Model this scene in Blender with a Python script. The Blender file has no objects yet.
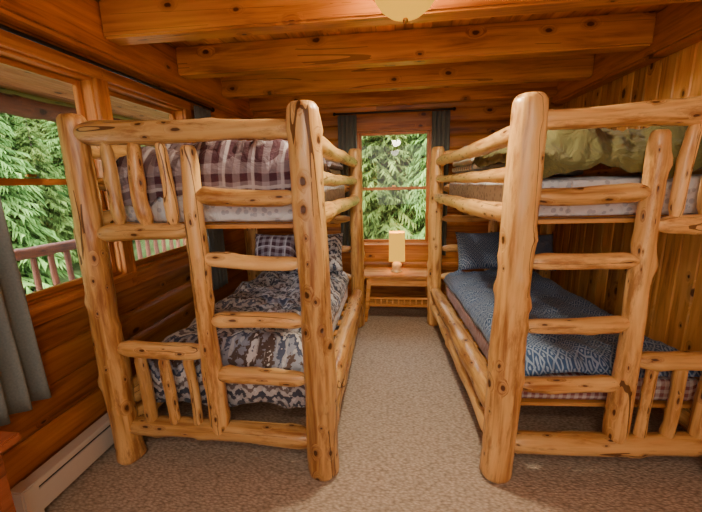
import bpy, bmesh, math, random
from mathutils import Vector, Matrix, noise

random.seed(7)
S = bpy.context.scene
COL = S.collection

# ------------------------------------------------------------------ materials
def newmat(name):
    m = bpy.data.materials.new(name); m.use_nodes = True
    nt = m.node_tree; nt.nodes.clear()
    out = nt.nodes.new('ShaderNodeOutputMaterial')
    b = nt.nodes.new('ShaderNodeBsdfPrincipled')
    nt.links.new(b.outputs[0], out.inputs[0])
    return m, nt, b, out

def N(nt, t, **k):
    n = nt.nodes.new(t)
    for a, v in k.items():
        setattr(n, a, v)
    return n

def math_n(nt, op, a, b=None, c=None, clamp=False):
    n = nt.nodes.new('ShaderNodeMath'); n.operation = op; n.use_clamp = clamp
    for i, v in enumerate((a, b, c)):
        if v is None: continue
        if isinstance(v, (int, float)): n.inputs[i].default_value = v
        else: nt.links.new(v, n.inputs[i])
    return n.outputs[0]

def mixc(nt, fac, a, b, mode='MIX'):
    n = nt.nodes.new('ShaderNodeMix'); n.data_type = 'RGBA'; n.blend_type = mode
    for i, v in ((0, fac), (6, a), (7, b)):
        if isinstance(v, (int, float)): n.inputs[i].default_value = v
        elif isinstance(v, tuple): n.inputs[i].default_value = (*v, 1)
        else: nt.links.new(v, n.inputs[i])
    return n.outputs[2]

def simple(name, col, rough=0.6, metal=0.0, noise_amt=0.15, nscale=20, emis=None, estr=0):
    m, nt, b, o = newmat(name)
    tc = N(nt, 'ShaderNodeTexCoord')
    nz = N(nt, 'ShaderNodeTexNoise'); nz.inputs['Scale'].default_value = nscale
    nz.inputs['Detail'].default_value = 4
    nt.links.new(tc.outputs['Object'], nz.inputs['Vector'])
    d = tuple(c * (1 - noise_amt) for c in col); l = tuple(min(1, c * (1 + noise_amt)) for c in col)
    c = mixc(nt, nz.outputs[0], d, l)
    nt.links.new(c, b.inputs['Base Color'])
    b.inputs['Roughness'].default_value = rough
    b.inputs['Metallic'].default_value = metal
    if emis:
        b.inputs['Emission Color'].default_value = (*emis, 1)
        b.inputs['Emission Strength'].default_value = estr
    return m

def wood(name, light, mid, dark, axis='Z', cross='Y', grain=26, knot_scale=5.0, knot_size=0.12, knot_prob=0.5,
         rough=0.45, attr=False, var=0.25, bump=0.2, cyl=False, checks=0.0, kstretch=0.6, blotch=0.0):
    m, nt, b, o = newmat(name)
    L = nt.links.new
    tc = N(nt, 'ShaderNodeTexCoord')
    vec = tc.outputs['Object']
    if attr:
        at = N(nt, 'ShaderNodeAttribute'); at.attribute_name = 'rnd'
        rnd = at.outputs['Fac']
    else:
        oi = N(nt, 'ShaderNodeObjectInfo'); rnd = oi.outputs['Random']
    r17 = math_n(nt, 'MULTIPLY', rnd, 37.0)
    sc = N(nt, 'ShaderNodeVectorMath', operation='ADD')
    L(vec, sc.inputs[0])
    cmb = N(nt, 'ShaderNodeCombineXYZ')
    for i in range(3): L(r17, cmb.inputs[i])
    L(cmb.outputs[0], sc.inputs[1])
    base = sc.outputs[0]
    def stretched(k):
        mp = N(nt, 'ShaderNodeVectorMath', operation='MULTIPLY')
        v = [1, 1, 1]; v['XYZ'.index(axis)] = k
        mp.inputs[1].default_value = v; L(base, mp.inputs[0]); return mp.outputs[0]
    sp = N(nt, 'ShaderNodeSeparateXYZ'); L(vec, sp.inputs[0])
    if cyl:
        ang = math_n(nt, 'ARCTAN2', sp.outputs[1], sp.outputs[0])
        cu = math_n(nt, 'MULTIPLY', ang, 0.075); al = sp.outputs[2]
    else:
        al = sp.outputs['XYZ'.index(axis)]
        if cross == 'YZ': cu = math_n(nt, 'ADD', sp.outputs[1], sp.outputs[2])
        else: cu = sp.outputs['XYZ'.index(cross)]
    kc = N(nt, 'ShaderNodeCombineXYZ')
    L(math_n(nt, 'ADD', math_n(nt, 'MULTIPLY', al, kstretch), r17), kc.inputs[0])
    L(math_n(nt, 'ADD', cu, r17), kc.inputs[1])
    kv = N(nt, 'ShaderNodeTexVoronoi'); kv.voronoi_dimensions = '2D'; kv.inputs['Scale'].default_value = knot_scale
    kn = N(nt, 'ShaderNodeTexNoise'); kn.inputs['Scale'].default_value = 30; L(base, kn.inputs['Vector'])
    ka = N(nt, 'ShaderNodeVectorMath', operation='MULTIPLY_ADD')
    L(kn.outputs['Color'], ka.inputs[0]); ka.inputs[1].default_value = (.012, .012, .012); L(kc.outputs[0], ka.inputs[2])
    L(ka.outputs[0], kv.inputs['Vector'])
    kd = kv.outputs['Distance']
    sep = N(nt, 'ShaderNodeSeparateColor'); L(kv.outputs['Color'], sep.inputs[0])
    pick = math_n(nt, 'LESS_THAN', sep.outputs[0], knot_prob)
    ks = math_n(nt, 'MULTIPLY', math_n(nt, 'ADD', math_n(nt, 'MULTIPLY', sep.outputs[1], 0.9), 0.4), knot_size)
    core = math_n(nt, 'SUBTRACT', 1.0, math_n(nt, 'DIVIDE', kd, ks), clamp=True)
    core = math_n(nt, 'MULTIPLY', math_n(nt, 'MULTIPLY', core, 3.0, clamp=True), pick)
    halo = math_n(nt, 'SUBTRACT', 1.0, math_n(nt, 'DIVIDE', kd, math_n(nt, 'MULTIPLY', ks, 2.8)), clamp=True)
    halo = math_n(nt, 'MULTIPLY', halo, pick)
    # grain
    g = N(nt, 'ShaderNodeTexNoise'); g.inputs['Scale'].default_value = grain
    g.inputs['Detail'].default_value = 5; g.inputs['Roughness'].default_value = 0.6
    g.inputs['Distortion'].default_value = 0.6
    av = N(nt, 'ShaderNodeVectorMath', operation='ADD'); L(stretched(0.07), av.inputs[0])
    c2 = N(nt, 'ShaderNodeCombineXYZ'); hh = math_n(nt, 'MULTIPLY', halo, 0.12)
    for i in range(3): L(hh, c2.inputs[i])
    L(c2.outputs[0], av.inputs[1]); L(av.outputs[0], g.inputs['Vector'])
    big = N(nt, 'ShaderNodeTexNoise'); big.inputs['Scale'].default_value = 4.0
    big.inputs['Detail'].default_value = 3; L(stretched(0.3), big.inputs['Vector'])
    ramp = N(nt, 'ShaderNodeValToRGB')
    e = ramp.color_ramp.elements
    e[0].position = 0.36; e[0].color = (*dark, 1)
    e[1].position = 0.62; e[1].color = (*light, 1)
    x = ramp.color_ramp.elements.new(0.48); x.color = (*mid, 1)
    s = math_n(nt, 'ADD', math_n(nt, 'MULTIPLY', g.outputs[0], 0.6), math_n(nt, 'MULTIPLY', big.outputs[0], 0.4))
    L(s, ramp.inputs[0])
    c = ramp.outputs[0]
    if blotch:
        bl = N(nt, 'ShaderNodeTexNoise'); bl.inputs['Scale'].default_value = 11; bl.inputs['Detail'].default_value = 7
        bl.inputs['Roughness'].default_value = .75
        L(stretched(0.2), bl.inputs['Vector'])
        bf = math_n(nt, 'MULTIPLY', math_n(nt, 'SUBTRACT', bl.outputs[0], .52), 9.0, clamp=True)
        c = mixc(nt, math_n(nt, 'MULTIPLY', bf, blotch), c, (dark[0] * .8, dark[1] * .66, dark[2] * .55))
    c = mixc(nt, math_n(nt, 'MULTIPLY', halo, 0.7), c, (dark[0]*.85, dark[1]*.75, dark[2]*.7))
    c = mixc(nt, math_n(nt, 'MULTIPLY', core, .92), c, (dark[0]*0.22, dark[1]*0.16, dark[2]*0.15))
    hgt = math_n(nt, 'SUBTRACT', g.outputs[0], core)
    if checks:
        ck = N(nt, 'ShaderNodeTexNoise'); ck.inputs['Scale'].default_value = 14; ck.inputs['Detail'].default_value = 0
        L(stretched(0.035), ck.inputs['Vector'])
        cl = math_n(nt, 'LESS_THAN', math_n(nt, 'ABSOLUTE', math_n(nt, 'SUBTRACT', ck.outputs[0], .5)), .010)
        mk = math_n(nt, 'GREATER_THAN', big.outputs[0], .51)
        cl = math_n(nt, 'MULTIPLY', math_n(nt, 'MULTIPLY', cl, mk), checks)
        c = mixc(nt, cl, c, (dark[0]*.3, dark[1]*.25, dark[2]*.2))
        hgt = math_n(nt, 'SUBTRACT', hgt, cl)
    hv = N(nt, 'ShaderNodeHueSaturation'); L(c, hv.inputs['Color'])
    vv = math_n(nt, 'ADD', math_n(nt, 'MULTIPLY', rnd, var), 1 - var / 2)
    L(vv, hv.inputs['Value'])
    L(hv.outputs[0], b.inputs['Base Color'])
    b.inputs['Roughness'].default_value = rough
    bp = N(nt, 'ShaderNodeBump'); bp.inputs['Strength'].default_value = bump; bp.inputs['Distance'].default_value = 0.01
    L(hgt, bp.inputs['Height']); L(bp.outputs[0], b.inputs['Normal'])
    return m

LOG = wood('peeled_log_wood', (0.86, 0.54, 0.20), (0.69, 0.38, 0.12), (0.32, 0.12, 0.03), 'Z', grain=26,
           knot_scale=11.5, knot_size=0.12, knot_prob=0.55, rough=0.30, var=0.42, cyl=True, checks=.9, bump=.45, blotch=.68)
LOGRED = wood('stained_porch_log', (0.18, 0.055, 0.02), (0.13, 0.036, 0.013), (0.06, 0.017, 0.007), 'Z', rough=0.7, cyl=True)
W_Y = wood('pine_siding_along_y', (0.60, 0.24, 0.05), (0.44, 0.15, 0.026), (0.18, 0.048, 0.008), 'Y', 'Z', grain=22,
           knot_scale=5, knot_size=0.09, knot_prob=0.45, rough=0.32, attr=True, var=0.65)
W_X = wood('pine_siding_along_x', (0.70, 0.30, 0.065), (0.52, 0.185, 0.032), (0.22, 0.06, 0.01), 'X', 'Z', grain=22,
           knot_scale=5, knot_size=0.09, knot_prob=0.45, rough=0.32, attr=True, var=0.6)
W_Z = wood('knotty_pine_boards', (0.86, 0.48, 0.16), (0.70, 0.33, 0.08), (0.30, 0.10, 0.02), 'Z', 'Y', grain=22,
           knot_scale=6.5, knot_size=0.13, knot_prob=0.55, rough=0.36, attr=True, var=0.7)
W_C = wood('ceiling_boards', (0.76, 0.34, 0.068), (0.60, 0.23, 0.034), (0.27, 0.078, 0.011), 'Y', 'X', grain=22,
           knot_scale=5, knot_size=0.10, knot_prob=0.4, rough=0.36, attr=True, var=0.7)
BEAM = wood('beam_timber', (0.80, 0.37, 0.075), (0.63, 0.25, 0.04), (0.32, 0.10, 0.015), 'X', 'YZ', grain=18,
            knot_scale=4.2, knot_size=0.07, knot_prob=0.4, rough=0.34, var=0.2, checks=.6)
TRIM_Y = wood('trim_wood_y', (0.62, 0.24, 0.05), (0.47, 0.155, 0.028), (0.22, 0.06, 0.01), 'Y', 'Z', knot_scale=4, knot_size=0.07, knot_prob=0.4, rough=0.32)
TRIM_Z = wood('trim_wood_z', (0.62, 0.24, 0.05), (0.47, 0.155, 0.028), (0.22, 0.06, 0.01), 'Z', 'Y', knot_scale=4, knot_size=0.07, knot_prob=0.4, rough=0.32)
TRIM_X = wood('trim_wood_x', (0.66, 0.27, 0.06), (0.52, 0.18, 0.036), (0.27, 0.08, 0.016), 'X', 'Z', knot_scale=4, knot_size=0.07, knot_prob=0.4, rough=0.33)
TABLE = wood('oak_table_wood', (0.74, 0.38, 0.12), (0.60, 0.26, 0.065), (0.32, 0.11, 0.025), 'X', 'Y', knot_prob=0.0, rough=0.25)
DESK = wood('cherry_desk_wood', (0.34, 0.10, 0.035), (0.25, 0.065, 0.022), (0.12, 0.03, 0.01), 'Y', 'X', knot_prob=0.0, rough=0.25)
SOFFIT = wood('porch_soffit', (0.46, 0.20, 0.075), (0.34, 0.13, 0.042), (0.19, 0.06, 0.018), 'Y', 'X', attr=True, rough=0.6)
DECKM = simple('deck_boards', (0.36, 0.33, 0.31), 0.7)
HEAT = simple('heater_enamel', (0.66, 0.60, 0.50), 0.35, noise_amt=0.04)
HEATD = simple('heater_slot', (0.06, 0.055, 0.05), 0.6)
ROD = simple('rod_metal', (0.03, 0.028, 0.025), 0.35, 0.8)
BRASS = simple('fixture_brass', (0.55, 0.33, 0.12), 0.25, 0.9)

def curtain_mat():
    m, nt, b, o = newmat('curtain_linen')
    L = nt.links.new
    tc = N(nt, 'ShaderNodeTexCoord')
    nz = N(nt, 'ShaderNodeTexNoise'); nz.inputs['Scale'].default_value = 120
    L(tc.outputs['Object'], nz.inputs['Vector'])
    L(mixc(nt, nz.outputs[0], (0.11, 0.125, 0.115), (0.20, 0.22, 0.205)), b.inputs['Base Color'])
    b.inputs['Roughness'].default_value = 0.9
    return m
CURT = curtain_mat()

def carpet_mat():
    m, nt, b, o = newmat('carpet_loop')
    L = nt.links.new
    tc = N(nt, 'ShaderNodeTexCoord')
    n1 = N(nt, 'ShaderNodeTexNoise'); n1.inputs['Scale'].default_value = 2.2; n1.inputs['Detail'].default_value = 3
    L(tc.outputs['Object'], n1.inputs['Vector'])
    mp = N(nt, 'ShaderNodeMapping'); mp.inputs['Scale'].default_value = (0.85, 1.7, 1)
    L(tc.outputs['Object'], mp.inputs[0])
    v = N(nt, 'ShaderNodeTexVoronoi'); v.inputs['Scale'].default_value = 54
    L(mp.outputs[0], v.inputs['Vector'])
    v2 = N(nt, 'ShaderNodeTexNoise'); v2.inputs['Scale'].default_value = 62; v2.inputs['Detail'].default_value = 3
    L(mp.outputs[0], v2.inputs['Vector'])
    f = math_n(nt, 'ADD', math_n(nt, 'MULTIPLY', v.outputs['Distance'], 0.75), math_n(nt, 'MULTIPLY', v2.outputs[0], 0.65))
    c = mixc(nt, math_n(nt, 'MULTIPLY', math_n(nt, 'SUBTRACT', f, .28), 1.35, clamp=True), (0.68, 0.56, 0.43), (0.27, 0.21, 0.15))
    c = mixc(nt, math_n(nt, 'MULTIPLY', n1.outputs[0], 0.25), c, (0.34, 0.265, 0.19))
    L(c, b.inputs['Base Color']); b.inputs['Roughness'].default_value = 0.95
    bp = N(nt, 'ShaderNodeBump'); bp.inputs['Strength'].default_value = 0.8; bp.inputs['Distance'].default_value = 0.006
    bp.invert = True
    L(f, bp.inputs['Height']); L(bp.outputs[0], b.inputs['Normal'])
    return m
CARPET = carpet_mat()

def fabric(name, builder, rough=0.9):
    m, nt, b, o = newmat(name)
    tc = N(nt, 'ShaderNodeTexCoord')
    s = N(nt, 'ShaderNodeSeparateXYZ'); nt.links.new(tc.outputs['Object'], s.inputs[0])
    c = builder(nt, s.outputs[0], s.outputs[1], s.outputs[2], tc.outputs['Object'])
    nt.links.new(c, b.inputs['Base Color'])
    b.inputs['Roughness'].default_value = rough
    try: b.inputs['Sheen Weight'].default_value = 0.1
    except Exception: pass
    nz = N(nt, 'ShaderNodeTexNoise'); nz.inputs['Scale'].default_value = 9; nz.inputs['Detail'].default_value = 4
    nz.inputs['Distortion'].default_value = 1.4
    nt.links.new(tc.outputs['Object'], nz.inputs['Vector'])
    bp = N(nt, 'ShaderNodeBump'); bp.inputs['Strength'].default_value = 0.8; bp.inputs['Distance'].default_value = 0.04
    nt.links.new(nz.outputs[0], bp.inputs['Height']); nt.links.new(bp.outputs[0], b.inputs['Normal'])
    return m

def tri(nt, a, freq):   # triangle wave 0..1
    f = math_n(nt, 'FRACT', math_n(nt, 'MULTIPLY', a, freq))
    return math_n(nt, 'MULTIPLY', math_n(nt, 'ABSOLUTE', math_n(nt, 'SUBTRACT', f, 0.5)), 2.0)

def b_southwest(nt, x, y, z, v):
    zz = tri(nt, x, 9.0)
    yy = math_n(nt, 'SUBTRACT', y, z)
    t = math_n(nt, 'ADD', math_n(nt, 'MULTIPLY', yy, 2.7), math_n(nt, 'MULTIPLY', zz, 0.12))
    nz = N(nt, 'ShaderNodeTexNoise'); nz.inputs['Scale'].default_value = 40; nz.inputs['Detail'].default_value = 3
    nt.links.new(v, nz.inputs['Vector'])
    t = math_n(nt, 'ADD', t, math_n(nt, 'MULTIPLY', nz.outputs[0], 0.22))
    f = math_n(nt, 'FRACT', t)
    r = N(nt, 'ShaderNodeValToRGB'); r.color_ramp.interpolation = 'CONSTANT'
    cols = [(0, (0.34, 0.34, 0.36)), (0.08, (0.05, 0.055, 0.075)), (0.16, (0.50, 0.50, 0.51)), (0.24, (0.12, 0.14, 0.20)),
            (0.32, (0.66, 0.65, 0.65)), (0.40, (0.09, 0.06, 0.05)), (0.48, (0.26, 0.28, 0.35)), (0.56, (0.06, 0.075, 0.13)),
            (0.64, (0.60, 0.59, 0.59)), (0.74, (0.15, 0.12, 0.12)), (0.82, (0.45, 0.44, 0.44)), (0.90, (0.05, 0.055, 0.08))]
    el = r.color_ramp.elements
    el[0].position = 0; el[0].color = (*cols[0][1], 1)
    el[1].position = cols[1][0]; el[1].color = (*cols[1][1], 1)
    for p, c in cols[2:]:
        q = el.new(p); q.color = (*c, 1)
    nt.links.new(f, r.inputs[0])
    d = tri(nt, x, 18.0); e2 = tri(nt, yy, 18.0)
    dm = math_n(nt, 'LESS_THAN', math_n(nt, 'ADD', d, e2), 0.55)
    return mixc(nt, math_n(nt, 'MULTIPLY', dm, 0.6), r.outputs[0], (0.55, 0.54, 0.55))

def b_blue(nt, x, y, z, v):
    yy = math_n(nt, 'SUBTRACT', y, z)
    nd = N(nt, 'ShaderNodeTexNoise'); nd.inputs['Scale'].default_value = 6; nt.links.new(v, nd.inputs['Vector'])
    wob = math_n(nt, 'MULTIPLY', nd.outputs[0], .05)
    a = tri(nt, math_n(nt, 'ADD', math_n(nt, 'ADD', x, yy), wob), 22.0); c = tri(nt, math_n(nt, 'SUBTRACT', math_n(nt, 'SUBTRACT', x, yy), wob), 22.0)
    line = math_n(nt, 'GREATER_THAN', math_n(nt, 'MAXIMUM', a, c), 0.80)
    dot = math_n(nt, 'LESS_THAN', math_n(nt, 'ADD', a, c), 0.50)
    m = math_n(nt, 'MAXIMUM', line, dot)
    nz = N(nt, 'ShaderNodeTexNoise'); nz.inputs['Scale'].default_value = 5; nt.links.new(v, nz.inputs['Vector'])
    base = mixc(nt, nz.outputs[0], (0.018, 0.05, 0.13), (0.045, 0.11, 0.25))
    c1 = mixc(nt, math_n(nt, 'MULTIPLY', m, 0.62), base, (0.38, 0.48, 0.62))
    return c1

def b_plaid(nt, x, y, z, v):
    yy = math_n(nt, 'SUBTRACT', y, z)
    a = math_n(nt, 'GREATER_THAN', tri(nt, x, 13.0), 0.5)
    c = math_n(nt, 'GREATER_THAN', tri(nt, yy, 13.0), 0.5)
    s = math_n(nt, 'MULTIPLY', math_n(nt, 'ADD', a, c), 0.5)
    c1 = mixc(nt, s, (0.30, 0.25, 0.28), (0.065, 0.018, 0.03))
    l1 = math_n(nt, 'GREATER_THAN', tri(nt, math_n(nt, 'ADD', x, 0.03), 6.5), 0.90)
    l2 = math_n(nt, 'GREATER_THAN', tri(nt, math_n(nt, 'ADD', yy, 0.03), 6.5), 0.90)
    return mixc(nt, math_n(nt, 'MULTIPLY', math_n(nt, 'MAXIMUM', l1, l2), 0.7), c1, (0.5, 0.46, 0.48))

def b_gingham(nt, x, y, z, v):
    a = math_n(nt, 'GREATER_THAN', tri(nt, x, 24.0), 0.5)
    c = math_n(nt, 'GREATER_THAN', tri(nt, math_n(nt, 'SUBTRACT', y, z), 24.0), 0.5)
    s = math_n(nt, 'MULTIPLY', math_n(nt, 'ADD', a, c), 0.5)
    return mixc(nt, s, (0.58, 0.53, 0.51), (0.26, 0.09, 0.09))

def b_ticking(nt, x, y, z, v):
    nz = N(nt, 'ShaderNodeTexVoronoi'); nz.inputs['Scale'].default_value = 28; nt.links.new(v, nz.inputs['Vector'])
    a = math_n(nt, 'LESS_THAN', nz.outputs['Distance'], 0.36)
    return mixc(nt, math_n(nt, 'MULTIPLY', a, 0.45), (0.70, 0.72, 0.76), (0.18, 0.23, 0.36))

def b_stripe(nt, x, y, z, v):
    a = math_n(nt, 'GREATER_THAN', tri(nt, y, 14.0), 0.62)
    return mixc(nt, a, (0.72, 0.68, 0.60), (0.26, 0.36, 0.50))

def b_cream(nt, x, y, z, v):
    nz = N(nt, 'ShaderNodeTexNoise'); nz.inputs['Scale'].default_value = 6; nt.links.new(v, nz.inputs['Vector'])
    return mixc(nt, nz.outputs[0], (0.66, 0.60, 0.49), (0.80, 0.75, 0.64))

def b_olive(nt, x, y, z, v):
    nz = N(nt, 'ShaderNodeTexNoise'); nz.inputs['Scale'].default_value = 6; nt.links.new(v, nz.inputs['Vector'])
    return mixc(nt, nz.outputs[0], (0.075, 0.072, 0.02), (0.17, 0.16, 0.045))

F_SW = fabric('southwest_comforter', b_southwest)
F_BLUE = fabric('blue_quilt', b_blue)
F_PLAID = fabric('plaid_fleece', b_plaid)
F_GING = fabric('gingham_mattress', b_gingham)
F_TICK = fabric('mattress_ticking', b_ticking)
F_OLIVE = fabric('olive_sleeping_bag', b_olive)
F_STRIPE = fabric('striped_blanket', b_stripe)
F_CREAM = fabric('cream_blanket', b_cream)

def glass_mat():
    m = bpy.data.materials.new('window_glass'); m.use_nodes = True
    nt = m.node_tree; nt.nodes.clear()
    o = N(nt, 'ShaderNodeOutputMaterial'); t = N(nt, 'ShaderNodeBsdfTransparent'); g = N(nt, 'ShaderNodeBsdfGlossy')
    g.inputs['Roughness'].default_value = 0.02; t.inputs[0].default_value = (0.96, 0.98, 0.97, 1)
    mx = N(nt, 'ShaderNodeMixShader'); mx.inputs[0].default_value = 0.02
    nt.links.new(t.outputs[0], mx.inputs[1]); nt.links.new(g.outputs[0], mx.inputs[2]); nt.links.new(mx.outputs[0], o.inputs[0])
    return m
GLASS = glass_mat()

def foliage_mat(name, c0, c1, c2, sc=2.5):
    m, nt, b, o = newmat(name)
    tc = N(nt, 'ShaderNodeTexCoord')
    nz = N(nt, 'ShaderNodeTexNoise'); nz.inputs['Scale'].default_value = sc; nz.inputs['Detail'].default_value = 8
    nz.inputs['Roughness'].default_value = 0.75
    nt.links.new(tc.outputs['Object'], nz.inputs['Vector'])
    oi = N(nt, 'ShaderNodeObjectInfo')
    r = N(nt, 'ShaderNodeValToRGB'); e = r.color_ramp.elements
    e[0].position = 0.36; e[0].color = (*c0, 1); e[1].position = 0.64; e[1].color = (*c2, 1)
    q = e.new(0.5); q.color = (*c1, 1)
    nt.links.new(nz.outputs[0], r.inputs[0])
    hv = N(nt, 'ShaderNodeHueSaturation'); nt.links.new(r.outputs[0], hv.inputs['Color'])
    nt.links.new(math_n(nt, 'ADD', math_n(nt, 'MULTIPLY', oi.outputs['Random'], .8), .6), hv.inputs['Value'])
    nt.links.new(math_n(nt, 'ADD', math_n(nt, 'MULTIPLY', oi.outputs['Random'], .06), .45), hv.inputs['Hue'])
    nt.links.new(hv.outputs[0], b.inputs['Base Color'])
    b.inputs['Roughness'].default_value = 1.0
    try: b.inputs['Specular IOR Level'].default_value = 0.1
    except Exception: pass
    return m
FOL = foliage_mat('conifer_needles', (0.02, 0.05, 0.01), (0.065, 0.135, 0.026), (0.14, 0.24, 0.055), 9.0)
HILL = foliage_mat('forest_hillside', (0.012, 0.025, 0.006), (0.03, 0.055, 0.014), (0.06, 0.10, 0.03), 1.6)
BARK = simple('conifer_bark', (0.12, 0.09, 0.07), 0.9)

# ------------------------------------------------------------------ mesh helpers
def obj_from_bm(name, bm, mat, parent=None, smooth=False, M=None):
    me = bpy.data.meshes.new(name); bm.to_mesh(me); bm.free()
    if smooth:
        for p in me.polygons: p.use_smooth = True
    o = bpy.data.objects.new(name, me); COL.objects.link(o)
    for m in (mat if isinstance(mat, (list, tuple)) else [mat]): me.materials.append(m)
    if parent: o.parent = parent
    if M is not None: o.matrix_basis = M
    return o

def box(name, c, size, mat, parent=None, bev=0.004, rotz=0.0, M=None):
    bm = bmesh.new(); bmesh.ops.create_cube(bm, size=1)
    for v in bm.verts: v.co = Vector((v.co.x * size[0], v.co.y * size[1], v.co.z * size[2]))
    if bev: bmesh.ops.bevel(bm, geom=bm.edges[:], offset=min(bev, min(size) * 0.3), segments=2, affect='EDGES')
    MM = M if M is not None else Matrix.Translation(c) @ Matrix.Rotation(rotz, 4, 'Z')
    return obj_from_bm(name, bm, mat, parent, False, MM)

def empty(name, loc=(0, 0, 0), rotz=0.0):
    e = bpy.data.objects.new(name, None); COL.objects.link(e)
    e.empty_display_size = 0.1
    e.location = loc; e.rotation_euler = (0, 0, rotz); return e

def dirM(p0, p1):
    p0 = Vector(p0); p1 = Vector(p1); d = (p1 - p0)
    q = d.to_track_quat('Z', 'Y')
    return Matrix.Translation(p0) @ q.to_matrix().to_4x4(), d.length

def log(name, p0, p1, r0, r1, mat=LOG, parent=None, tenon=0.0, tl=0.09, bend=0.012, seg=20, lump=0.09, cap=0.02):
    M, L = dirM(p0, p1)
    bm = bmesh.new()
    sd = random.uniform(0, 100)
    n = max(8, int(L / 0.03))
    ts = [0.0, cap * 0.25 / L, cap * 0.7 / L, cap * 1.3 / L]
    ts += [i / n for i in range(1, n) if cap * 2 / L < i / n < 1 - cap * 2 / L]
    ts += [1 - cap * 1.3 / L, 1 - cap * 0.7 / L, 1 - cap * 0.25 / L, 1.0]
    bumps = [(random.random(), random.uniform(0, 6.28), random.uniform(0.10, 0.24)) for _ in range(int(L * 6) + 1)] if lump > 0 else []
    rings = []
    b1, b2 = random.uniform(-bend, bend), random.uniform(-bend, bend)
    for t in ts:
        d = min(t, 1 - t) * L
        r = r0 + (r1 - r0) * t
        f = 1.0
        if tenon and d < tl:
            k = d / tl; k = k * k * (3 - 2 * k); f = tenon + (1 - tenon) * k
        if d < cap:
            k = 1 - d / cap; f *= 1 - 0.28 * k * k
        if lump > 0.03: r *= 1 + 0.10 * noise.noise(Vector((sd, t * L * 2.5, 0)))
        cx = b1 * math.sin(math.pi * t); cy = b2 * math.sin(math.pi * t * 1.3)
        if lump > 0.03:
            cx += .008 * noise.noise(Vector((sd, t * L * 3, 7))); cy += .008 * noise.noise(Vector((sd, t * L * 3, 17)))
        ring = []
        for i in range(seg):
            a = 2 * math.pi * i / seg
            nn = noise.noise(Vector((math.cos(a) * 1.3 + sd, math.sin(a) * 1.3, t * L * 5)))
            rr = r * f * (1 + lump * nn)
            for (bt, ba, bh) in bumps:
                dz = (t - bt) * L; da = (a - ba + math.pi) % (2 * math.pi) - math.pi
                q = (dz / 0.035) ** 2 + (da * r / 0.03) ** 2
                if q < 6: rr += r * bh * math.exp(-q)
            ring.append(bm.verts.new((cx + rr * math.cos(a), cy + rr * math.sin(a), t * L)))
        rings.append(ring)
    for a, b in zip(rings, rings[1:]):
        for i in range(seg):
            j = (i + 1) % seg
            bm.faces.new((a[i], a[j], b[j], b[i]))
    bm.faces.new(list(reversed(rings[0]))); bm.faces.new(rings[-1])
    return obj_from_bm(name, bm, mat, parent, True, M)

def plank_wall(name, org, u, v, n, U0, U1, V0, V1, row, openings, mat, thick=0.12, groove=0.012, curved=False):
    org, u, v, n = map(Vector, (org, u, v, n))
    bm = bmesh.new(); lay = bm.faces.layers.float.new('rnd')
    if curved: ts = [0, .03, .08, .18, .32, .5, .68, .82, .92, .97, 1]
    else: ts = [0, .035, .07, .93, .965, 1]
    def prof(t):
        if curved: return -groove * (abs(2 * t - 1) ** 5)
        e = min(t, 1 - t); return -groove * max(0, 1 - e / 0.06)
    def piece(u0, u1, v0, v1, rv):
        if u1 - u0 < 1e-4 or v1 - v0 < 1e-4: return
        rnd = random.random()
        tt = [v0] + [rv + t * row for t in ts if v0 + 1e-4 < rv + t * row < v1 - 1e-4] + [v1]
        A = []; B = []
        for w in tt:
            d = prof(min(1, max(0, (w - rv) / row)))
            A.append(bm.verts.new(org + u * u0 + v * w + n * d)); B.append(bm.verts.new(org + u * u1 + v * w + n * d))
        a0 = bm.verts.new(org + u * u0 + v * v0 - n * thick); a1 = bm.verts.new(org + u * u0 + v * v1 - n * thick)
        b0 = bm.verts.new(org + u * u1 + v * v0 - n * thick); b1 = bm.verts.new(org + u * u1 + v * v1 - n * thick)
        fs = [bm.faces.new((A[i], B[i], B[i + 1], A[i + 1])) for i in range(len(tt) - 1)]
        fs += [bm.faces.new((a0, a1, b1, b0)), bm.faces.new([a0] + A + [a1]), bm.faces.new([b1] + B[::-1] + [b0]),
               bm.faces.new((a0, b0, B[0], A[0])), bm.faces.new((a1, A[-1], B[-1], b1))]
        for f in fs: f[lay] = rnd
    rv = V0
    while rv < V1 - 1e-4:
        re = min(rv + row, V1)
        ops = [o for o in openings if o[2] < re and o[3] > rv]
        segs = []
        cur = U0
        for o in sorted(ops):
            segs.append((cur, o[0], rv, re))
            if o[2] > rv: segs.append((o[0], o[1], rv, o[2]))
            if o[3] < re: segs.append((o[0], o[1], o[3], re))
            cur = o[1]
        segs.append((cur, U1, rv, re))
        for s in segs:
            if s[1] - s[0] > 2.6 and not name.startswith('wall_right'):
                j = random.uniform(s[0] + 0.8, s[1] - 0.8); piece(s[0], j, s[2], s[3], rv); piece(j, s[1], s[2], s[3], rv)
            else: piece(*s, rv)
        rv = re
    bmesh.ops.recalc_face_normals(bm, faces=bm.faces[:])
    return obj_from_bm(name, bm, mat)

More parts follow.
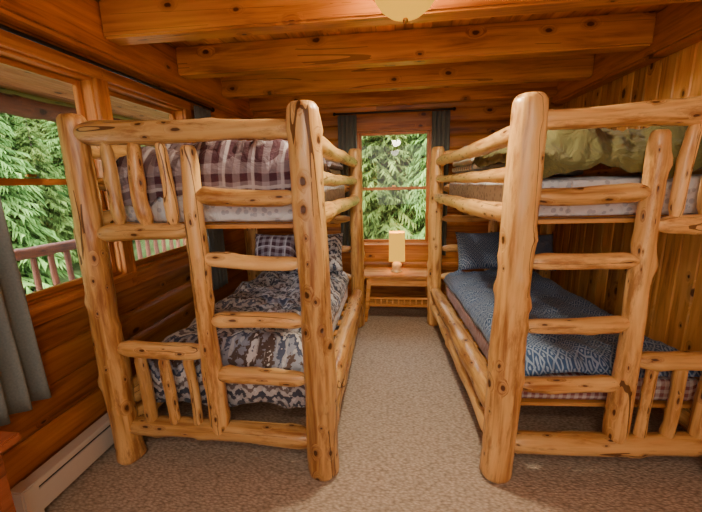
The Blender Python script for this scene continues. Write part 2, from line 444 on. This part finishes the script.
# ------------------------------------------------------------------ room shell
XL, XR, YF, YB, ZC = -1.80, 1.86, 4.36, -1.3, 2.66
WL1 = (1.16, 2.09, 1.03, 2.25); WL2 = (2.17, 3.03, 1.03, 2.25)
WF = (-0.43, 0.45, 0.83, 2.19)
plank_wall('wall_left', (XL, 0, 0), (0, 1, 0), (0, 0, 1), (1, 0, 0), YB, YF + .12, 0, ZC, 0.19, [WL1, WL2], W_Y, 0.14, 0.022, True)
plank_wall('wall_far', (0, YF, 0), (1, 0, 0), (0, 0, 1), (0, -1, 0), XL, XR, 0, ZC, 0.15, [WF], W_X, 0.12, 0.014, True)
plank_wall('wall_right', (XR, 0, 0), (0, 0, 1), (0, 1, 0), (-1, 0, 0), 0, ZC, YB, YF + .12, 0.145, [], W_Z, 0.12, 0.010)
plank_wall('wall_back', (0, YB, 0), (1, 0, 0), (0, 0, 1), (0, 1, 0), XL, XR, 0, ZC, 0.19, [], W_X, 0.12, 0.014, True)
plank_wall('ceiling', (0, 0, ZC), (0, 1, 0), (1, 0, 0), (0, 0, -1), YB - .12, YF + .12, XL - .14, XR + .12, 0.13, [], W_C, 0.1, 0.007)
box('floor', (0.03, (YF + YB) / 2, -0.05), (XR - XL + .2, YF - YB + .2, 0.1), CARPET, bev=0)

PL = XL + 0.12; PR = XR - 0.13
box('trim_1', ((XL + PL) / 2, (YF + YB) / 2, 2.51), (PL - XL, YF - YB - .01, 0.298), TRIM_Y, bev=0.02)
box('trim_2', ((XR + PR) / 2, (YF + YB) / 2, 2.52), (XR - PR, YF - YB - .01, 0.278), TRIM_Y, bev=0.02)
for k, yb in enumerate((-0.04, 0.70, 1.42, 2.14, 2.87, 3.60, 4.28)):
    box('ceiling_beam', ((PL + PR) / 2, yb, 2.555), (PR - PL - 0.002, 0.13, 0.205), BEAM, bev=0.012)

# ------------------------------------------------------------------ windows
def window(name, plane, a0, a1, z0, z1, side, TL=.085, TR=.085):
    e = empty(name, (0, 0, 0))
    def P(n, a, zc, sa, sz, d, sd, mat=None):
        if side == 'L':
            return box(n, (plane + d, a, zc), (sd, sa, sz), mat or (TRIM_Z if sz > sa else TRIM_Y), e, 0.004)
        return box(n, (a, plane - d, zc), (sa, sd, sz), mat or (TRIM_Z if sz > sa else TRIM_X), e, 0.004)
    w = a1 - a0; c = (a0 + a1) / 2; h = z1 - z0; zc = (z0 + z1) / 2
    T = .085
    P('casing_left', a0 - TL / 2 + .008, zc, TL, h + .02, 0.012, 0.03)
    P('casing_right', a1 + TR / 2 - .008, zc, TR, h + .02, 0.012, 0.03)
    cc = c + (TR - TL) / 2
    P('casing_head', cc, z1 + T / 2, w + TL + TR - .016, T, 0.016, 0.04)
    P('sill', cc, z0 - 0.012, w + TL + TR - .016, 0.03, 0.02, 0.09)
    P('apron', cc, z0 - 0.065, w + TL + TR - .016, 0.07, 0.010, 0.026)
    J = 0.016
    P('jamb_left', a0 + J / 2, zc, J, h, -0.06, 0.12); P('jamb_right', a1 - J / 2, zc, J, h, -0.06, 0.12)
    P('jamb_top', c, z1 - J / 2, w, J, -0.06, 0.12); P('jamb_bottom', c, z0 + J / 2, w, J, -0.06, 0.12)
    s = 0.034
    zm = zc
    for nm, lo, hi, d in (('upper', zm - .015, z1 - J, -0.085), ('lower', z0 + J, zm + .015, -0.05)):
        P(nm + '_stile_l', a0 + J + s / 2, (lo + hi) / 2, s, hi - lo, d, 0.03)
        P(nm + '_stile_r', a1 - J - s / 2, (lo + hi) / 2, s, hi - lo, d, 0.03)
        P(nm + '_rail_t', c, hi - s / 2, w - 2 * J - 2 * s, s * .9, d, 0.03)
        P(nm + '_rail_b', c, lo + s / 2, w - 2 * J - 2 * s, s * .9, d, 0.03)
        P(nm + '_glass', c, (lo + hi) / 2, w - 2 * J - 2 * s + .01, hi - lo - 2 * s + .01, d, 0.003, GLASS)
    P('sash_lock', c, zm + .03, 0.05, 0.015, -0.03, 0.02, BRASS)
    return e
window('window_1', XL, *WL1, 'L', .085, .047)
window('window_2', XL, *WL2, 'L', .047, .085)
window('window_3', YF, *WF, 'F')

# ------------------------------------------------------------------ curtains
def curtain(name, p0, p1, z0, z1, depth=0.03, folds=5, flare=0.0, seed=0):
    bm = bmesh.new(); p0 = Vector(p0); p1 = Vector(p1)
    d = (p1 - p0); nrm = Vector((-d.y, d.x)).normalized()
    nu, nv = folds * 12, 24
    g = []
    for j in range(nv + 1):
        t = j / nv; z = z0 + (z1 - z0) * t; row = []
        for i in range(nu + 1):
            s = i / nu
            k = depth * (0.6 + 0.4 * (1 - t)) * (1 + 0.3 * noise.noise(Vector((s * 3 + seed, t * 2, 0))))
            off = k * math.sin(s * folds * 2 * math.pi + 0.5 * noise.noise(Vector((s * 2, t * 3, seed))))
            ss = 0.5 + (s - 0.5) * (1 + flare * (1 - t))
            p = p0 + d * ss + nrm * off
            row.append(bm.verts.new((p.x, p.y, z)))
        g.append(row)
    for j in range(nv):
        for i in range(nu):
            bm.faces.new((g[j][i], g[j][i + 1], g[j + 1][i + 1], g[j + 1][i]))
    o = obj_from_bm(name, bm, CURT, None, True)
    md = o.modifiers.new('sol', 'SOLIDIFY'); md.thickness = 0.004
    return o
curtain('curtain', (-1.70, 1.03), (-1.70, 1.34), 0.60, 2.29, 0.035, 4, 0.22, 1)
curtain('curtain', (-1.72, 3.08), (-1.72, 3.34), 0.60, 2.29, 0.025, 4, 0.0, 2)
curtain('curtain', (-0.64, 4.28), (-0.42, 4.28), 0.74, 2.36, 0.025, 4, 0.0, 3)
curtain('curtain', (0.44, 4.28), (0.64, 4.28), 0.70, 2.36, 0.025, 4, 0.0, 4)
def rod(name, a, b):
    e = empty(name)
    log('pole', a, b, 0.011, 0.011, ROD, e, bend=0, lump=0, seg=12, cap=0.005)
    for p in (a, b):
        bm = bmesh.new(); bmesh.ops.create_uvsphere(bm, u_segments=14, v_segments=10, radius=0.02)
        obj_from_bm('finial', bm, ROD, e, True, Matrix.Translation(p))
    av, bv = Vector(a), Vector(b)
    for f in (0.04, 0.96):
        p = av.lerp(bv, f)
        if abs(a[0] - b[0]) < .01: box('bracket', ((p.x + XL) / 2, p.y, p.z), (abs(p.x - XL), 0.012, 0.012), ROD, e, 0.002)
        else: box('bracket', (p.x, (p.y + YF) / 2, p.z), (0.012, abs(p.y - YF), 0.012), ROD, e, 0.002)
rod('curtain_rod', (-1.71, 0.95, 2.305), (-1.71, 3.38, 2.305))
rod('curtain_rod', (-0.68, 4.28, 2.375), (0.68, 4.28, 2.375))

# ------------------------------------------------------------------ bunk beds
def bunk(loc, rot, s, W, L, dz=0.0, lean=0.0):
    B = empty('bunk_bed', loc, rot)
    Lg = lambda n, a, b, r0, r1, **k: log(n, (a[0] * s, a[1], a[2]), (b[0] * s, b[1], b[2]), r0, r1, LOG, B, **k)
    Lg('post_inner_near', (-lean * .2, 0, 0), (lean, 0, 1.955), 0.087, 0.074, cap=0.035, bend=0.012, lump=.06, seg=28)
    Lg('post_outer_near', (W, 0, 0), (W, 0, 1.955), 0.076, 0.062, cap=0.035, bend=0.012, lump=.06, seg=28)
    Lg('post_inner_far', (0, L, 0), (0, L, 1.93), 0.076, 0.068, cap=0.035, bend=0.01, lump=.05)
    Lg('post_outer_far', (W, L, 0), (W, L, 1.93), 0.076, 0.068, cap=0.035, bend=0.01, lump=.05)
    for tag, y in (('near', 0.0), ('far', L)):
        Lg('top_rail_' + tag, (0.03, y, 1.845), (W - .02, y, 1.865), 0.042, 0.061, tenon=.75, bend=.01)
        Lg('bottom_rail_' + tag, (0.03, y, .215), (W - .02, y, .23), 0.058, 0.054, tenon=.7, bend=.008)
        Lg('ladder_leg_' + tag, (.585, y, .22), (.60, y, 1.79), 0.055, 0.043, tenon=.85, bend=.014)
        for i, (z, r) in enumerate(((1.535, .041), (1.218, .037), (.896, .038), (.579, .042))):
            Lg(f'ladder_rung_{i+1}_{tag}', (0.05, y, z + dz), (.59, y, z + dz + .006), r, r * 1.08, tenon=.5, tl=.08, bend=.008)
        Lg('guard_rail_' + tag, (.61, y, 1.374), (W - .03, y, 1.374), .043, .046, tenon=.5, tl=.09, bend=.006)
        for i, (u, r) in enumerate(((.73, .030), (.87, .037), (1.02, .032))):
            Lg(f'guard_spindle_{i+1}_{tag}', (u * W / 1.2, y, 1.39), ((u + .022) * W / 1.2, y, 1.84), r, r * .85, tenon=.6, tl=.06, bend=.012)
        Lg('low_guard_rail_' + tag, (.61, y, .717 + dz), (W - .03, y, .717 + dz), .044, .050, tenon=.6, tl=.09, bend=.006)
        for i, (u, r) in enumerate(((.73, .028), (.87, .030), (1.02, .034))):
            Lg(f'low_spindle_{i+1}_{tag}', (u * W / 1.2, y, .22), ((u + .018) * W / 1.2, y, .71), r, r * .9, tenon=.6, tl=.06, bend=.01)
    for tag, u in (('inner', 0.0), ('outer', W)):
        Lg('side_rail_low_a_' + tag, (u, .02, .235), (u, L - .02, .255), .068, .060, tenon=.8, bend=.004)
        Lg('side_rail_low_b_' + tag, (u, .02, .385), (u, L - .02, .405), .072, .062, tenon=.8, bend=.004)
        Lg('side_rail_up_a_' + tag, (u, .02, 1.430), (u, L - .02, 1.420), .052, .046, tenon=.75, bend=.006)
        Lg('side_rail_up_b_' + tag, (u, .02, 1.620), (u, L - .02, 1.605), .037, .033, tenon=.7, bend=.008)
        Lg('side_rail_up_c_' + tag, (u, .02, 1.800), (u, L - .02, 1.780), .047, .040, tenon=.7, bend=.010)
    for k, z in enumerate((0.375, 1.385)):
        for i in range(9):
            y = .14 + i * (L - .28) / 8
            box(f'slat_{k}_{i}', (s * W / 2, y, z), (W - .08, .09, .02), TABLE, B, 0.003)
    return B

def rounded_box(name, size, r, mat, M, amp=0.004, cuts=14, parent=None):
    bm = bmesh.new(); bmesh.ops.create_cube(bm, size=1)
    bmesh.ops.subdivide_edges(bm, edges=bm.edges[:], cuts=cuts, use_grid_fill=True)
    h = Vector(size) / 2; sd = random.uniform(0, 50)
    for v in bm.verts:
        p = Vector([v.co[i] * size[i] for i in range(3)])
        q = Vector([max(-(h[i] - r), min(h[i] - r, p[i])) for i in range(3)])
        d = p - q
        if d.length > 1e-6: p = q + d.normalized() * r
        p.z += amp * noise.noise(p * 5 + Vector((sd, 0, 0)))
        v.co = p
    return obj_from_bm(name, bm, mat, parent, True, M)

def comforter(name, w, l, thick, skirt, mat, M, amp=0.02, wr=5.0, near_skirt=None, hem=.02, out=.02):
    ns = near_skirt if near_skirt is not None else skirt
    bm = bmesh.new(); sd = random.uniform(0, 90)
    st = 0.02
    na = int((w + 2 * skirt) / st); nb = int((l + ns + .02) / st)
    g = []
    for j in range(nb + 1):
        row = []
        for i in range(na + 1):
            a = -w / 2 - skirt + (w + 2 * skirt) * i / na
            nsl = ns + hem * noise.noise(Vector((a * 3 + sd, 0, 9)))
            b = -l / 2 - nsl + (l + nsl + .02) * j / nb
            da = max(0, abs(a) - w / 2); db = max(0, -l / 2 - b)
            d = math.hypot(da, db)
            x = max(-w / 2, min(w / 2, a)); y = max(-l / 2, b)
            off = 0.012 + out * min(1, d / 0.05)
            if da > 0: x += math.copysign(off, a)
            if db > 0: y -= off
            edge = min(w / 2 - abs(x), y + l / 2, 0.12)
            puff = thick * (1 - (1 - max(0, edge) / 0.12) ** 2 * 0.5) if d == 0 else thick * 0.5
            f = 1.0 if d == 0 else .5
            n1 = noise.noise(Vector((x * wr + sd, y * wr, 0))) * amp
            n2 = (.5 - abs(noise.noise(Vector((x * wr * 1.5 + y * 2, y * wr * 1.1 + sd, 3))))) * amp * 1.2
            n3 = (.3 - abs(noise.noise(Vector((x * wr * 3 - y * 4, y * wr * 2.4 + sd, 5))))) * amp * .6
            z = puff - d + (n1 + n2 + n3) * f + 0.01
            if d > 0:
                w2 = noise.noise(Vector((a * 11 + sd, b * 5, 1))) * 0.018 * min(1, d / .08)
                x += w2 if da > 0 else 0; y += w2 if db > 0 else 0
            if d == 0: z = max(z, .008)
            row.append(bm.verts.new((x, y, z)))
        g.append(row)
    for j in range(nb):
        for i in range(na):
            bm.faces.new((g[j][i], g[j][i + 1], g[j + 1][i + 1], g[j + 1][i]))
    o = obj_from_bm(name, bm, mat, None, True, M)
    md = o.modifiers.new('sol', 'SOLIDIFY'); md.thickness = 0.012; md.offset = 1
    return o

def pillow(name, w, h, t, mat, M):
    bm = bmesh.new(); n = 22; sd = random.uniform(0, 30)
    def P(u, v, sgn):
        k = (max(0, 1 - abs(u) ** 3.2) * max(0, 1 - abs(v) ** 3.2)) ** 0.55
        x = u * w / 2 * (1 - 0.06 * (1 - v * v)); y = v * h / 2 * (1 - 0.08 * (1 - u * u))
        return Vector((x, y, sgn * (t / 2 * k + (0.012 * noise.noise(Vector((u * 2 + sd, v * 2, sgn))) if k > 0 else 0))))
    top = [[None] * (n + 1) for _ in range(n + 1)]; bot = [[None] * (n + 1) for _ in range(n + 1)]
    for i in range(n + 1):
        for j in range(n + 1):
            u = -1 + 2 * i / n; v = -1 + 2 * j / n
            top[i][j] = bm.verts.new(P(u, v, 1))
            bot[i][j] = top[i][j] if i in (0, n) or j in (0, n) else bm.verts.new(P(u, v, -1))
    for i in range(n):
        for j in range(n):
            bm.faces.new((top[i][j], top[i + 1][j], top[i + 1][j + 1], top[i][j + 1]))
            f = [bot[i][j], bot[i][j + 1], bot[i + 1][j + 1], bot[i + 1][j]]
            try: bm.faces.new(f)
            except ValueError: pass
    return obj_from_bm(name, bm, mat, None, True, M)

def make_bed(loc, rot, s, W, L, low_mattress, dz=0.0, lean=0.0):
    bunk(loc, rot, s, W, L, dz, lean)
    BM = Matrix.Translation(loc) @ Matrix.Rotation(rot, 4, 'Z')
    mw = W - .17; ml = L - .20
    cx = s * W / 2; cy = L / 2
    rounded_box('mattress', (mw, ml, .15), .04, low_mattress, BM @ Matrix.Translation((cx, cy, .388 + .075)))
    rounded_box('mattress', (mw, ml, .20), .05, F_TICK, BM @ Matrix.Translation((cx, cy, 1.397 + .10)))
    return BM, cx, cy, mw, ml

def blanket_stack(M, w, l, layers):
    e = empty('folded_blankets'); e.matrix_world = M
    z = 0
    for i, (th, mt) in enumerate(layers):
        rounded_box('fold_%d' % i, (w - .02 * (i % 2), l - .03 * (i % 3), th), th * .48, mt,
                    Matrix.Translation((.008 * (-1) ** i, .01 * (-1) ** i, z + th / 2)), amp=.008, cuts=16, parent=e)
        z += th - .002
    return e

RX = Matrix.Rotation
T3 = Matrix.Translation
# left bed
BM, cx, cy, mw, ml = make_bed((-0.387, 1.65, 0), 0.0, -1, 1.18, 2.05, F_TICK, 0, .012)
comforter('comforter', mw - .07, ml - .03, .10, .07, F_SW, BM @ T3((cx, cy, .54)), .05, 4.5, near_skirt=.26, hem=.06)
comforter('blanket', mw - .07, ml * .50, .16, .05, F_PLAID, BM @ T3((cx, cy - ml * .24, 1.60)), .08, 4.0, near_skirt=.17, hem=.10)
blanket_stack(BM @ T3((cx + .06, cy + ml * .27, 1.605)), mw * .84, ml * .42,
              [(.06, F_CREAM), (.055, F_STRIPE), (.06, F_PLAID), (.055, F_CREAM), (.05, F_TICK)])
for dx, mt, rz in ((.22, F_SW, .05), (-.24, F_PLAID, -.06)):
    pillow('pillow', .50, .40, .16, mt, BM @ T3((cx + dx, cy + ml / 2 - .12, .90)) @ RX(rz, 4, 'Z') @ RX(math.radians(68), 4, 'X'))
# right bed
BM, cx, cy, mw, ml = make_bed((0.570, 1.72, 0), math.radians(3.1), 1, 1.16, 2.08, F_GING, -.02, .028)
comforter('quilt', mw - .07, ml - .03, .08, .05, F_BLUE, BM @ T3((cx, cy, .54)), .035, 4.0, near_skirt=.04)
comforter('sleeping_bag', mw - .05, ml * .52, .16, .03, F_OLIVE, BM @ T3((cx + .01, cy - ml * .235, 1.605)), .08, 3.5, near_skirt=.09, hem=.06, out=.02)
blanket_stack(BM @ T3((cx - .06, cy + ml * .27, 1.605)), mw * .85, ml * .42,
              [(.06, F_TICK), (.055, F_STRIPE), (.06, F_CREAM), (.055, F_TICK), (.05, F_STRIPE)])
pillow('pillow', .50, .40, .16, F_BLUE, BM @ T3((cx - .16, cy + ml / 2 - .12, .89)) @ RX(.05, 4, 'Z') @ RX(math.radians(68), 4, 'X'))
pillow('pillow', .46, .38, .13, F_BLUE, BM @ T3((cx + .32, cy + ml / 2 - .12, .87)) @ RX(-.08, 4, 'Z') @ RX(math.radians(66), 4, 'X'))

# ------------------------------------------------------------------ nightstand
T = empty('nightstand', (0.065, 4.04, 0)); T.scale = (1.02, 1, 1.05)
box('top', (0, 0, .515), (.80, .46, .03), TABLE, T, 0.006)
box('apron_front', (0, -.185, .455), (.66, .02, .09), TABLE, T)
box('apron_back', (0, .185, .455), (.66, .02, .09), TABLE, T)
for sx in (-1, 1):
    box('apron_side', (sx * .325, 0, .455), (.02, .36, .09), TABLE, T)
    for sy in (-1, 1):
        bm = bmesh.new(); bmesh.ops.create_cube(bm, size=1)
        for v in bm.verts:
            t = 0.5 - v.co.z
            w = .048 - .014 * t
            v.co = Vector((v.co.x * w + sx * (.325 + .045 * t * t), v.co.y * w + sy * (.185 + .02 * t), .5 - t * .5))
        bmesh.ops.bevel(bm, geom=bm.edges[:], offset=.004, segments=2, affect='EDGES')
        obj_from_bm('leg', bm, TABLE, T)
box('shelf_front', (0, -.185, .19), (.66, .025, .03), TABLE, T)
box('shelf_back', (0, .185, .19), (.66, .025, .03), TABLE, T)
for i in range(7):
    box('shelf_slat', (0, -.15 + i * .05, .20), (.66, .028, .014), TABLE, T, 0.003)
for i in range(9):
    box('rail_spindle', (-.26 + i * .065, -.185, .235), (.016, .014, .06), TABLE, T, 0.003)
box('magazine_rail', (0, -.185, .27), (.66, .02, .022), TABLE, T)

# ------------------------------------------------------------------ table lamp
LP = empty('table_lamp', (0.045, 4.02, .557))
CREAM = simple('lamp_ceramic', (0.72, 0.52, 0.26), 0.4)
def lathe(name, prof, mat, parent, M=None, seg=32):
    bm = bmesh.new(); rings = []
    for r, z in prof:
        rings.append([bm.verts.new((r * math.cos(2 * math.pi * i / seg), r * math.sin(2 * math.pi * i / seg), z)) for i in range(seg)])
    for a, b in zip(rings, rings[1:]):
        for i in range(seg):
            bm.faces.new((a[i], a[(i + 1) % seg], b[(i + 1) % seg], b[i]))
    return obj_from_bm(name, bm, mat, parent, True, M)
SHADE = simple('lamp_shade', (0.45, 0.24, 0.03), 0.8, noise_amt=.05, emis=(1.0, 0.52, 0.05), estr=1.0)
bm = bmesh.new(); bmesh.ops.create_cube(bm, size=1)
bm.faces.ensure_lookup_table()
for f in [f for f in bm.faces if abs(f.normal.z) > .9]: bm.faces.remove(f)
for v in bm.verts:
    k = .088 if v.co.z > 0 else .092
    v.co = Vector((math.copysign(k, v.co.x), math.copysign(k, v.co.y), .305 + v.co.z * .33))
bmesh.ops.bevel(bm, geom=[e for e in bm.edges if abs(e.verts[0].co.z - e.verts[1].co.z) > .1], offset=.01, segments=3, affect='EDGES')
o = obj_from_bm('shade', bm, SHADE, LP); md = o.modifiers.new('s', 'SOLIDIFY'); md.thickness = .004
lathe('base', [(0, 0), (.062, 0), (.064, .012), (.05, .02), (.048, .04), (.058, .065), (.058, .09), (.045, .11), (.02, .125), (.012, .14), (.012, .22), (0, .22)], CREAM, LP)

# ------------------------------------------------------------------ ceiling light
BOWL = simple('frosted_glass_bowl', (0.25, 0.10, 0.01), 0.6, noise_amt=.3, nscale=9, emis=(1.0, 0.50, 0.03), estr=1.15)
def ceiling_light(x, y):
    C = empty('ceiling_light', (x, y, 0))
    lathe('canopy', [(0, ZC - .001), (.075, ZC - .001), (.075, ZC - .02), (.03, ZC - .05), (.018, ZC - .06), (.018, 2.45), (0, 2.45)], BRASS, C)
    lathe('bowl', [(.145, 2.465), (.15, 2.46), (.145, 2.44), (.12, 2.405), (.08, 2.375), (.035, 2.358), (0, 2.355)], BOWL, C)
    lathe('rim', [(.142, 2.458), (.156, 2.458), (.158, 2.468), (.142, 2.472)], BRASS, C)
    lathe('finial', [(0, 2.335), (.010, 2.338), (.014, 2.348), (.010, 2.358), (0, 2.362)], BRASS, C, seg=16)
    for k in range(3):
        a = k * 2.094 + .4
        log('arm', (0, 0, 2.56), (.148 * math.cos(a), .148 * math.sin(a), 2.465), .006, .006, BRASS, C, bend=0, lump=0, seg=8, cap=.003)
ceiling_light(0.058, 1.885)
ceiling_light(0.05, -0.4)  # unseen second fixture behind the camera, added to go with the fill light

# ------------------------------------------------------------------ baseboard heater
H = empty('baseboard_heater', (0, 0, 0))
hy0, hy1 = 1.18, 3.4
hc = (hy0 + hy1) / 2; hl = hy1 - hy0
box('back_panel', (XL + .018, hc, .11), (.03, hl, .19), HEAT, H)
box('front_panel', (XL + .075, hc, .105), (.012, hl, .12), HEAT, H, .003)
box('top_cover', (XL + .045, hc, .208), (.075, hl, .012), HEAT, H, .003)
box('top_lip', (XL + .078, hc, .196), (.012, hl, .03), HEAT, H, .003)
box('slot_fins', (XL + .05, hc, .10), (.035, hl - .02, .13), HEATD, H, .002)
box('end_cap', (XL + .045, hy0 + .03, .11), (.085, .08, .215), HEAT, H, .006)
box('end_cap', (XL + .045, hy1 - .03, .11), (.085, .08, .215), HEAT, H, .006)

# ------------------------------------------------------------------ desk, bottom-left
D = empty('desk', (0, 0, 0))
box('top', (-1.58, .43, .70), (.40, 1.12, .035), DESK, D, .006)
box('apron', (-1.58, .43, .63), (.34, 1.02, .11), DESK, D)
for x in (-1.73, -1.44):
    for y in (-.06, .92):
        box('leg', (x, y, .341), (.045, .045, .682), DESK, D)

# ------------------------------------------------------------------ porch (seen through left windows)
P = empty('porch_railing', (-3.9, 0, 0))
PY0, PY1 = -2.0, 7.3
for z, r in ((.93, .06), (.30, .05)):
    log('rail', (0, PY0, z), (0, PY1, z), r, r, LOGRED, P, bend=.0, lump=.04)
for i in range(46):
    y = PY0 + .1 + i * .2
    log('baluster', (0, y, .28), (0, y, .93), .034, .03, LOGRED, P, seg=10, bend=.004, tenon=.8)
for y in (-1.9, 1.1, 4.2, 7.2):
    log('porch_post', (0, y, -.02), (0, y, 2.42), .10, .09, LOGRED, P, bend=.005)
log('porch_beam', (0, PY0, 2.46), (0, PY1, 2.46), .10, .10, LOGRED, P, bend=0)
box('porch_deck', (-3.05, (PY0 + PY1) / 2, -.08), (2.16, PY1 - PY0, .08), DECKM, bev=0)
n = Vector((0.12, 0, -1)).normalized(); v = Vector((-1, 0, -0.12)).normalized()
plank_wall('porch_soffit', (-1.95, 0, 2.84), (0, 1, 0), v, n, PY0, PY1, 0, 2.4, .14, [], SOFFIT, .06, .006)

# ------------------------------------------------------------------ exterior ground, hillside and forest
def hz(x, y):
    d = max(0, (-x - 7)) * 0.55 + 0
    e = max(0, (y - 9)) * 0.60
    return -1.6 + max(d, e) + 0.6 * noise.noise(Vector((x * .25, y * .25, 0)))
bm = bmesh.new(); g = []
nx, ny = 70, 70
for j in range(ny + 1):
    row = []
    for i in range(nx + 1):
        x = -40 + 65 * i / nx; y = -22 + 62 * j / ny
        z = hz(x, y)
        if -4.6 < x < 2.6 and y < 5.2: z = -1.6
        row.append(bm.verts.new((x, y, z)))
    g.append(row)
for j in range(ny):
    for i in range(nx):
        bm.faces.new((g[j][i], g[j][i + 1], g[j + 1][i + 1], g[j + 1][i]))
obj_from_bm('hillside_ground', bm, HILL, None, True)

def tree_mesh(k):
    rnd = random.Random(k)
    bm = bmesh.new()
    seg = 8
    b0 = [bm.verts.new((.014 * math.cos(i * .785), .014 * math.sin(i * .785), -.05)) for i in range(seg)]
    tp = bm.verts.new((0, 0, .97))
    for i in range(seg):
        f = bm.faces.new((b0[i], b0[(i + 1) % seg], tp)); f.material_index = 1
    layers = 52
    for l in range(layers):
        t = (l + rnd.uniform(-.3, .3)) / layers; t = max(0, t)
        z = .05 + .93 * t
        R = .18 * (1 - t) ** .8 + .012
        nb = int(17 - 8 * t)
        ph = rnd.uniform(0, 6.28)
        for i in range(nb):
            a = ph + 6.283 * i / nb + rnd.uniform(-.2, .2)
            r = R * rnd.uniform(.6, 1.2)
            dx, dy = math.cos(a), math.sin(a); px, py = -dy, dx
            droop = r * rnd.uniform(.1, .5)
            def pt(s, o, dz=0): return (dx * r * s + px * o, dy * r * s + py * o, z - droop * s * s + dz)
            m = 11
            V = bm.verts.new
            sp = [V(pt(q / m, 0, .002)) for q in range(m + 1)]
            for q in range(m):
                s0 = (q + .3) / m
                wv = (r * .24 + .005) * (1 - s0 * .7) * rnd.uniform(.6, 1.3)
                for sg in (-1, 1):
                    tw = V(pt(min(1.06, s0 + .15 + rnd.uniform(-.04, .06)), sg * wv, -r * .10 * rnd.uniform(0, 1.8)))
                    bm.faces.new((sp[q], tw, sp[q + 1]) if sg > 0 else (sp[q], sp[q + 1], tw))
    me = bpy.data.meshes.new('conifer_tree_mesh'); bm.to_mesh(me); bm.free()
    me.materials.append(FOL); me.materials.append(BARK)
    return me
TM = [tree_mesh(k) for k in range(5)]
FL = empty('conifer_forest', (0, 0, 0)); FF = empty('conifer_forest', (0, 0, 0))
def put_tree(x, y, h, par, i):
    o = bpy.data.objects.new('tree_%d' % i, random.choice(TM)); COL.objects.link(o); o.parent = par
    o.location = (x, y, hz(x, y) - .1); sx = h * random.uniform(.9, 1.25)
    o.scale = (sx, sx, h); o.rotation_euler = (0, 0, random.uniform(0, 6.28))
rt = random.Random(11)
k = 0
for i in range(14):
    for j in range(21):
        x = -9.6 - i * 1.15 + rt.uniform(-.5, .5); y = -2 + j * 1.4 + rt.uniform(-.6, .6)
        if y < -x * .2 - 2: continue
        put_tree(x, y, rt.uniform(4.0, 7.5), FL, k); k += 1
for i in range(12):
    for j in range(11):
        x = -6.8 + i * 1.2 + rt.uniform(-.5, .5); y = 10.6 + j * 1.2 + rt.uniform(-.5, .5)
        if abs(x) > y * .45 + 1: continue
        put_tree(x, y, rt.uniform(3.6, 7.0), FF, k); k += 1

# ------------------------------------------------------------------ lights
w = bpy.data.worlds.new('World'); S.world = w; w.use_nodes = True
nt = w.node_tree; bg = nt.nodes['Background']
sky = nt.nodes.new('ShaderNodeTexSky')
try:
    sky.sky_type = 'NISHITA'; sky.sun_disc = False; sky.sun_elevation = math.radians(50); sky.sun_rotation = math.radians(200)
    sky.air_density = 1.0; sky.dust_density = 4.0
except Exception: pass
mx = nt.nodes.new('ShaderNodeMix'); mx.data_type = 'RGBA'; mx.inputs[0].default_value = 0.8
nt.links.new(sky.outputs[0], mx.inputs[6]); mx.inputs[7].default_value = (0.95, 0.98, 1.0, 1)
nt.links.new(mx.outputs[2], bg.inputs[0]); bg.inputs[1].default_value = 9.5

def light(name, typ, loc, energy, col, size=None, size_y=None, target=None, rad=None):
    l = bpy.data.lights.new(name, typ); l.energy = energy; l.color = col
    if typ == 'AREA':
        l.shape = 'RECTANGLE'; l.size = size; l.size_y = size_y or size
    if rad is not None and typ in ('POINT', 'SPOT'): l.shadow_soft_size = rad
    if typ == 'SPOT': l.spot_size = math.radians(178); l.spot_blend = .2
    o = bpy.data.objects.new(name, l); COL.objects.link(o); o.location = loc
    if target is not None:
        o.rotation_euler = (Vector(target) - Vector(loc)).to_track_quat('-Z', 'Y').to_euler()
    return o
light('ceiling_light_bulb', 'POINT', (0.058, 1.885, 2.54), 22, (1.0, .70, .36), rad=.05)
light('added_rear_bulb', 'POINT', (0.05, -.4, 2.54), 14, (1.0, .74, .42), rad=.05)  # added fill: bulb for the made-up rear fixture
light('ceiling_light_glow', 'SPOT', (0.058, 1.885, 2.32), 110, (1.0, .83, .59), rad=.08, target=(0.058, 1.886, 0))
light('added_rear_spot', 'SPOT', (0.05, -.4, 2.32), 50, (1.0, .87, .68), rad=.10, target=(0.05, -.401, 0))  # added fill from behind the camera, shining down below the made-up rear bowl
light('table_lamp_bulb', 'POINT', (0.045, 4.02, .557 + .40), 8, (1.0, .62, .26), rad=.04)
light('added_room_fill', 'AREA', (0.05, -1.1, 1.75), 28, (1.0, .95, .88), 2.6, 1.6, target=(0, 3, 1.5))  # added area fill behind the camera, no such source in the room
sun = light('sun', 'SUN', (10, -10, 20), 5.0, (1, .96, .88), target=(0, 3, 0))
sun.data.angle = .3

# ------------------------------------------------------------------ camera
cam = bpy.data.cameras.new('camera'); co = bpy.data.objects.new('camera', cam); COL.objects.link(co)
cam.sensor_fit = 'HORIZONTAL'; cam.sensor_width = 36; cam.lens = 350 / 702 * 36
cam.clip_start = 0.05; cam.clip_end = 300
back = Vector((.1189, -.9711, .2067)).normalized()
right = Vector((.9928, .1165, -.0236)); right = (right - back * right.dot(back)).normalized()
up = back.cross(right)
R = Matrix((right, up, back)).transposed().to_4x4()
co.matrix_world = Matrix.Translation((0, 0, 1.6)) @ R
S.camera = co
